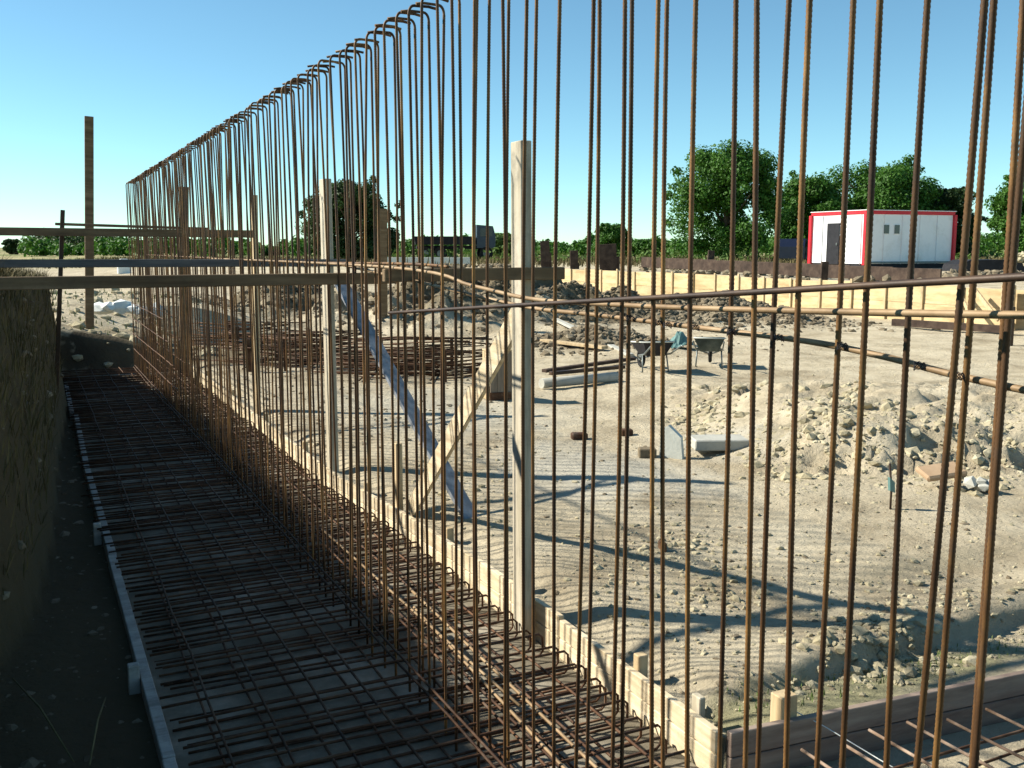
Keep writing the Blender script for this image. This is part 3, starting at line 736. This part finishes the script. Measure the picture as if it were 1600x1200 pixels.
o = mb.build('rubble_load', M['heapclod']); o.location = w1.location; tag(o, 'small load of rubble heaped in the left wheelbarrow', 'rubble')
# teal sheet between
mb = MB(); n = 9
for i in range(n):
    for j in range(n):
        mb.v.append(((i / 8 - .5) * .55, (j / 8 - .5) * .4, .3 * math.exp(-((i - 4) ** 2 + (j - 4) ** 2) / 9) + random.random() * .06))
for i in range(n - 1):
    for j in range(n - 1): mb.f.append((i * n + j, (i + 1) * n + j, (i + 1) * n + j + 1, i * n + j + 1)); mb.sm.append(False)
o = mb.build('teal_sheet', M['teal']); place(o, 1062, 545, 0); tag(o, 'crumpled teal plastic sheet on the ground between the two wheelbarrows', 'plastic sheet')
o = copy_tree(o); place(o, 765, 487, 1.1); tag(o, 'small teal plastic sheet on the spoil heap left of the nearest post', 'plastic sheet'); o.location.z += .25
# pipes, planks
a = on_z(846, 607); b = on_z(963, 596)
tag(MB().tube([(a.x, a.y, .07), (b.x, b.y, .07)], .07, 14).build('grey_pipe', M['conc']), 'pale grey pipe lying on the ground right of the nearest post', 'pipe')
for (x0, y0, x1, y1, w_, m_, lab) in ((848, 545, 945, 556, .16, 'timber', 'sunlit pale plank lying on the heap right of the nearest post'),
      (850, 585, 990, 566, .1, 'darkwood', 'dark plank lying just behind the grey pipe'), (860, 590, 975, 581, .08, 'darkbar', 'rusty dark bar bundle between plank and pipe'),
      (868, 520, 985, 562, .12, 'conc', 'weathered grey plank sloping down the low heap')):
    a = on_z(x0, y0); b = on_z(x1, y1); za = gz(a.x, a.y) + .06; zb = gz(b.x, b.y) + .06
    tag(MB().beam((a.x, a.y, za), (b.x, b.y, zb), w_, .05).build('loose_plank', M[m_]), lab, 'plank')
# concrete bits on the pale patch
o = tag(MB().bevbox((0, 0, .07), (.5, .3, .1), .01).build('concrete_kerb', M['conc']), 'low concrete kerb block with a shaded front, below the earth mound', 'concrete block'); place(o, 1122, 703, -YAW + .05)
o = tag(MB().prism([(-.1, 0), (.12, 0), (.1, .2), (-.02, .3), (-.09, .26)], -.03, .03).build('pale_slab', M['pale']), 'pale broken slab standing beside the kerb block', 'slab'); place(o, 1048, 715, -YAW - .5)
o = tag(MB().bevbox((0, 0, .04), (.16, .12, .09), .01).build('dark_slot', M['heapclod']), 'dark block standing in for a slot left of the pale slab', 'block'); place(o, 1011, 714, -YAW)  # dark solid in place of a dark hole in the ground
for px, py, s in ((905, 686, .16), (978, 680, .13), (1035, 860, .03)):
    o = tag(MB().bevbox((0, 0, .03), (s, .1, .07), .012).build('brown_brick', M['rustmat']), {905: 'brown brick behind the nearest post, on the pale cement', 978: 'brown brick between the post and the pale slab', 1035: 'tiny brown chip on the bare yard dirt'}[px], 'brick'); place(o, px, py, -YAW + .2)
# stick with teal rag
p = on_z(1391, 797)
st = empty('marker_stick', (p.x, p.y, gz(p.x, p.y)), 0, 'thin stick with a teal rag at the foot of the earth mound', 'marker stick')
MB().tube([(0, 0, -.05), (0, 0, .16), (-.03, 0, .34)], .009, 6).build('stick', M['darkwood'], st)
MB().prism([(-.02, .14), (.03, .12), (.02, .2), (-.03, .24)], -.01, .012).build('rag', M['teal'], st)
o = tag(MB().bevbox((0, 0, .03), (.34, .2, .05), .015).build('orange_brick', M['orange']), 'orange broken slab lying on the slope of the earth mound', 'brick'); place(o, 1470, 742, -YAW + .15); o.rotation_euler = (R(14), R(-6), -YAW + .15)
mb = MB(); 
for _ in range(7): lump(mb, (random.gauss(0, .05), random.gauss(0, .04), .05 + random.random() * .05), .08)
o = mb.build('pale_rock', M['pale']); o.scale = (.8,) * 3; o.data.materials[0] = M['conc']; place(o, 1528, 768); tag(o, 'pale grey rock near the right end of the mound foot', 'rock')
# sacks at the far end of trench
mb = MB()
for k in range(6): lump(mb, (-.5 + k * .2, random.gauss(0, .05), .12 + .05 * math.sin(k)), .2)
o = mb.build('white_sacks', M['sack']); p = on_z(200, 487, .75); o.location = (p.x, p.y, .68); o.rotation_euler = (0, 0, -YAW); tag(o, 'crumpled white sacks on the lit dirt beyond the trench end', 'sacks')
o = tag(MB().bevbox((0, 0, .2), (.5, .4, .5), .03).bevbox((0, 0, .5), (.3, .3, .12), .02).build('white_tank', M['sack']), 'small white tank far off at left, behind the grey rail', 'tank'); p = at_d(193, 400, 40); o.location = (p.x, p.y, .85)

# ------------------------------------------------------------------ white cabin
cz = .9
A = at_d(1350, 420, 44); B = at_d(1487, 420, 46)
vx = Vector((B.x - A.x, B.y - A.y, 0)); W_ = vx.length; vx.normalize(); vy = Vector((-vx.y, vx.x, 0)); D_ = 3.6; HC = 2.52
cab = empty('site_cabin', (A.x, A.y, cz), math.atan2(vx.y, vx.x), 'white flat roofed site cabin with red trim along the roof and corners', 'cabin')
MB().box((W_ / 2, D_ / 2, .12), (W_ - .1, D_ - .1, .2)).build('base', M['black'], cab)
MB().box((W_ / 2, D_ / 2, 1.32), (W_ - .04, D_ - .04, 2.16)).build('wall', M['white'], cab)
MB().bevbox((W_ / 2, D_ / 2, 2.48), (W_ + .04, D_ + .04, .16), .02).build('roof', M['red'], cab)
MB().bevbox((W_ / 2, D_ / 2, 2.575), (W_ + .1, D_ + .1, .03), .005).build('roof_edge', M['white'], cab)
for x, y in ((0, 0), (W_, 0), (0, D_), (W_, D_)): MB().bevbox((x, y, 1.3), (.17, .17, 2.24), .01).build('corner_post', M['red'], cab)
for k in range(1, 5): MB().bevbox((W_ * k / 5, -.0, 1.3), (.012, .05, 2.16), .003).build('panel_joint', M['white'], cab)
for k in range(1, 3): MB().bevbox((.0, D_ * (.08 if k == 1 else .78), 1.3), (.05, .012, 2.16), .003).build('panel_joint', M['white'], cab)
MB().bevbox((W_ / 2, -.02, .3), (W_ - .2, .05, .07), .01).build('skirt_rail', M['steel'], cab)
for x in (1.15, 1.75):
    wf = MB().bevbox((x, .02, 1.75), (.36, .05, .46), .01).build('window', M['white'], cab); MB().box((x, -.012, 1.75), (.28, .03, .38)).build('pane', M['glass'], wf)
wf = MB().bevbox((.02, 1.62, 1.72), (.05, .42, .46), .01).build('window', M['white'], cab); MB().box((-.012, 1.62, 1.72), (.03, .32, .36)).build('pane', M['glass'], wf)
dr = MB().bevbox((.0, 2.05, 1.12), (.08, .82, 1.85), .01).build('doorway', M['black'], cab); MB().bevbox((-.06, 1.75, 1.1), (.06, .05, .12), .01).build('handle', M['steel'], dr)  # black panel stands in for the dark inside of the open doorway

# ------------------------------------------------------------------ vehicles far off
def vehicle_wheel(parent, x, y, r, wdt):
    wv = MB().cyl((x, y - wdt / 2, r), (x, y + wdt / 2, r), r, 16).build('wheel', M['tyre'], parent)
    MB().cyl((x, y - wdt / 2 - .02, r), (x, y + wdt / 2 + .02, r), r * .5, 10).build('rim', M['steel'], wv)
p = at_d(722, 400, 75)
tk = empty('dump_truck', (p.x, p.y, .88), -YAW + R(8), 'dark tipper truck parked far off between the rebars left of the nearest post', 'truck')
MB().bevbox((-.6, 0, .95), (5.6, 1.0, .25), .03).build('chassis', M['black'], tk)
MB().prism([(1.0, .9), (2.35, .9), (2.4, 1.6), (2.2, 2.5), (1.0, 2.6)], -1.1, 1.1).build('cab', M['cabblue'], tk)
MB().prism([(2.43, 1.7), (2.41, 1.72), (2.23, 2.4), (2.25, 2.4)], -.95, .95).build('windscreen', M['glass'], tk)
for s in (-1, 1): MB().box((1.7, s * 1.11, 2.05), (.9, .03, .6)).build('side_window', M['glass'], tk)
MB().prism([(-3.5, 1.15), (.85, 1.15), (.85, 1.75), (-3.6, 1.75)], -1.15, 1.15).build('tipper_bed', M['black'], tk)
MB().bevbox((.95, 0, 1.9), (.1, .5, 1.5), .02).build('exhaust_stack', M['sack'], tk)
for x in (1.7, -1.7, -2.8):
    for s in (-1, 1): vehicle_wheel(tk, x, s * .95, .5, .3)
p = at_d(1238, 400, 62)
cr_ = empty('parked_car', (p.x, p.y, .88), -YAW + R(70), 'dark navy car parked in the shade of the trees beside the cabin', 'car')
MB().prism([(-2.1, .3), (2.1, .3), (2.1, .8), (1.5, .95), (1.0, 1.45), (-1.5, 1.48), (-2.1, 1.0)], -.85, .85).build('body', M['navy'], cr_)
for s in (-1, 1):
    MB().prism([(-1.6, 1.0), (1.15, .98), (.85, 1.36), (-1.4, 1.38)], s * .86, s * .87).build('side_window', M['glass'], cr_)
    for x in (-1.3, 1.3): vehicle_wheel(cr_, x, s * .8, .33, .2)
    MB().bevbox((2.1, s * .6, .75), (.06, .25, .15), .02).build('headlight', M['pale'], cr_)
# white barrier strip and low pale objects
wb = empty('white_barrier', label='row of white concrete barriers far off behind the rebars', cat='barrier')
p0 = at_d(604, 407, 52); p1 = at_d(735, 408, 52)
for k in range(4):
    a = p0.lerp(p1, k / 4 + .006); b = p0.lerp(p1, (k + 1) / 4 - .006)
    child(MB().beam((a.x, a.y, 1.17), (b.x, b.y, 1.17), .25, .34).build('block', M['pale']), wb)
q0 = at_d(1490, 425, 42); q1 = at_d(1580, 425, 42)
mb = MB(); mb.prism([(-1.4, 0), (1.4, 0), (1.25, .35), (.4, .5), (-.9, .48), (-1.3, .3)], -.8, .8)
o = mb.build('dark_tarpaulin', M['black']); o.location = ((q0.x + q1.x) / 2, (q0.y + q1.y) / 2, .86); o.rotation_euler = (0, 0, -YAW); tag(o, 'dark tarpaulin covered pile right of the white cabin', 'covered pile')
mb = MB()
for _ in range(260):
    r_ = abs(random.gauss(0, 1.1)); a = random.uniform(0, 6.3); lump(mb, (r_ * math.cos(a) * 1.3, r_ * math.sin(a) * .8, max(0, .8 - r_ * .45) * random.random()), random.uniform(.08, .2))
o = mb.build('rubble_pile', M['clod']); p = at_d(1600, 415, 45); o.location = (p.x, p.y, .85); tag(o, 'grey rubble pile at the right edge beyond the yellow wall', 'rubble', kind='stuff')
mb = MB()
for _ in range(500):
    px = random.choice((random.uniform(1000, 1270), random.uniform(1340, 1600), random.uniform(560, 840))); p = at_d(px, 420, random.uniform(28, 40)); 
    if p.x < 20.8 and p.y < 38: p = at_d(px, 420, random.uniform(42, 50))
    lump(mb, (p.x, p.y, gz(p.x, p.y) + .05), random.uniform(.05, .22))
tag(mb.build('outer_rubble', M['heapclod']), 'scattered rubble on the higher ground beyond the yard', kind='stuff')

# ------------------------------------------------------------------ vegetation
def leaves(clumps, n_per, size):
    v = []; f = []
    for (c, r, m) in clumps:
        for _ in range(int(n_per * m)):
            d = Vector((random.gauss(0, 1), random.gauss(0, 1), random.gauss(0, 1))); d.normalize()
            rr = r * (random.random() ** .45)
            p = Vector(c) + Vector((d.x * rr, d.y * rr, d.z * rr * .85))
            nrm = (d + Vector((random.gauss(0, .5), random.gauss(0, .5), random.gauss(0, .5) + .3))).normalized()
            a = nrm.orthogonal().normalized(); a.rotate(Matrix.Rotation(random.uniform(0, 6.3), 3, nrm)); b = nrm.cross(a)
            s = size * random.uniform(.6, 1.3); k = len(v)
            v += [tuple(p - a * s * .5), tuple(p + b * s * .32 + nrm * s * .08), tuple(p + a * s * .5), tuple(p - b * s * .32 + nrm * s * .08)]
            f.append((k, k + 1, k + 2, k + 3))
    return v, f
def tree(px, wpx, ytop, ybase, dep, m_, label, seed, density=1.0, bare=0.0, size=.24, name='broadleaf_tree', z0=.88, cat='tree'):
    random.seed(seed)
    b = at_d(px, ybase, dep); wd = 1.12 * wpx / F * dep; top = at_d(px, ytop, dep).z; H = top - z0
    t = empty(name, (b.x, b.y, z0), random.uniform(0, 6), label, cat, 'trees and bushes beyond the site')
    tb = MB(); th = H * .45
    tb.tube([(0, 0, -.2), (.05, .03, th * .5), (-.05, .05, th), (0, 0, H * .75)], [H * .035, H * .028, H * .022, H * .008], 8)
    for k in range(7):
        a = random.uniform(0, 6.3); z1 = random.uniform(.25, .6) * H; rr = wd * .35
        tb.tube([(0, 0, z1), (rr * .5 * math.cos(a), rr * .5 * math.sin(a), z1 + H * .12), (rr * math.cos(a), rr * math.sin(a), z1 + H * .25)], [H * .014, H * .009, H * .004], 5)
    tb.build('trunk', M['bark'], t)
    cl_ = []
    for k in range(int(95)):
        a = random.uniform(0, 6.3); u = random.random() ** .5; z = random.uniform(.06 + bare, .93)
        prof = math.sin(math.pi * min(1, max(.12, (z * .86 + .1)))) ** .55
        rr = wd / 2 * u * prof * .86
        r = wd * random.uniform(.08, .16)
        cl_.append(((rr * math.cos(a), rr * math.sin(a), z * H - (r * .6 if z > .8 else 0)), r, random.uniform(.6, 1.3)))
    for k in range(14):                                   # sprigs beyond the outline
        a = random.uniform(0, 6.3); z = random.uniform(.3, .96); prof = math.sin(math.pi * min(1, z * .86 + .1)) ** .55
        cl_.append(((wd / 2 * prof * math.cos(a), wd / 2 * prof * math.sin(a), z * H), wd * .05, .2))
    v, f = leaves(cl_, 330 * density, size * .78)
    me = bpy.data.meshes.new('crown'); me.from_pydata(v, [], f); me.materials.append(m_); me.update()
    link('crown', me, t); return t
tree(1133, 165, 214, 402, 70, M['leaf'], 'large dense green tree standing left of the white cabin', 11, 1.25, size=.3)
tree(1262, 110, 262, 402, 76, M['leaf'], 'rounded green tree just left above the white cabin roof', 12, 1.0, size=.3)
tree(1368, 165, 240, 402, 78, M['leaf'], 'wide green tree directly behind the white cabin', 13, 1.2, size=.32)
tree(1482, 90, 284, 402, 78, M['leafdark'], 'smaller dark tree right of the white cabin', 14, .9, size=.3)
tree(1608, 115, 262, 402, 70, M['leaf'], 'green tree cut off by the right edge of the picture', 15, 1.0, size=.3)
tree(552, 140, 273, 402, 68, M['leafdark'], 'lone dark round tree behind the hooked rebars at left', 16, 1.2, size=.28)
tree(955, 55, 346, 400, 90, M['leaf'], 'small rounded bush between the nearest post and the big tree', 17, .6, size=.3, name='leafy_bush', cat='bush')
tree(790, 50, 362, 402, 85, M['leafpale'], 'small light green bush just left of the nearest post', 18, .5, size=.28, name='leafy_bush', cat='bush')
tree(20, 26, 372, 388, 140, M['leafdark'], 'tiny dark bush on the horizon at the far left', 19, .35, size=.5, name='leafy_bush', cat='bush')
tree(1010, 45, 372, 402, 88, M['leaf'], 'low dark bush left of the large tree', 20, .5, size=.3, name='leafy_bush', cat='bush')
tree(125, 150, 372, 392, 130, M['leafdark'], 'long low dark green thicket at far left', 23, .7, size=.5, name='leafy_bush', cat='bush')
random.seed(77)
# far hedgerow: one mass
cl_ = []
for px in range(40, 1700, 7):
    dep = 110 + random.gauss(0, 6); h = 1.5 + 1.0 * noise.noise(Vector((px * .013, 3, 0))) + random.uniform(-.3, .5)
    if px > 1180: h += .8
    p = at_d(px, 395, dep)
    cl_.append(((p.x, p.y, .9 + h * .45), max(.6, h * .6), .8)); cl_.append(((p.x, p.y + 1, .9 + h * .8), max(.4, h * .35), .4))
v, f = leaves(cl_, 110, .5)
me = bpy.data.meshes.new('hedgerow'); me.from_pydata(v, [], f); me.materials.append(M['leaf']); me.update()
tag(link('hedgerow', me), 'distant green hedgerow along the horizon', kind='stuff')
cl_ = []
for px in range(560, 1700, 8):
    dep = random.uniform(62, 95); p = at_d(px, 395, dep); h = random.uniform(.3, 1.1)
    cl_.append(((p.x, p.y, .9 + h * .3), h, .5))
v, f = leaves(cl_, 60, .3)
me = bpy.data.meshes.new('scrub'); me.from_pydata(v, [], f); me.materials.append(M['leafpale']); me.update()
tag(link('scrub', me), 'pale green scrub growing before the hedgerow', kind='stuff')

def blades(n, fn, lo, hi, m_, name, label, wdt=.004, lean=.5):
    v = []; f = []
    for _ in range(n):
        x, y = fn(); z = gz(x, y); h = random.uniform(lo, hi); a = random.uniform(0, 6.3); l = random.uniform(.1, lean) * h
        dx, dy = math.cos(a), math.sin(a); wx, wy = -dy * wdt, dx * wdt; k = len(v)
        v += [(x - wx, y - wy, z - .01), (x + wx, y + wy, z - .01), (x + dx * l * .35 + wx * .7, y + dy * l * .35 + wy * .7, z + h * .6), (x + dx * l * .35 - wx * .7, y + dy * l * .35 - wy * .7, z + h * .6), (x + dx * l, y + dy * l, z + h)]
        f += [(k, k + 1, k + 2, k + 3), (k + 3, k + 2, k + 4)]
    me = bpy.data.meshes.new(name); me.from_pydata(v, [], f); me.materials.append(m_); me.update()
    return tag(link(name, me), label, kind='stuff')
def bankp():
    y = random.uniform(1.5, 13.5); return random.uniform(lerp(TOPX, y) - .3, lerp(FOOT, y) - .02), y
blades(9000, bankp, .04, .2, M['dry'], 'bank_grass', 'dry dead grass hanging on the shaded left bank', .004, 1.2)
blades(500, lambda: (random.uniform(-1.5, 3), random.uniform(17.9, 24)), .03, .11, M['weed'], 'end_weeds', 'sparse weeds on the dirt beyond the trench end', .012)
blades(350, lambda: (random.uniform(2.6, 5), random.uniform(3.08, 3.3)), .01, .035, M['weed'], 'strip_weeds', 'short weeds between side formwork and the dirt step', .003)
blades(16000, lambda: ld(random.uniform(-32, 38) , random.uniform(50, 85)), .1, .4, M['dry'], 'meadow_grass', 'dry meadow grass on the far field', .03)
# twigs bottom-left
for (a, b, lab) in (((20, 1060), (115, 1190), 'long bare twig on the shaded ground at bottom left'), ((140, 1195), (165, 1090), 'short upright twig beside the left plank')):
    p = on_z(*a, -.1); q = on_z(*b, -.1); mdl = (p + q) / 2 + Vector((0, 0, .04))
    tag(MB().tube([p, mdl, q], [.004, .005, .003], 5).build('dry_twig', M['dry']), lab, 'twig')
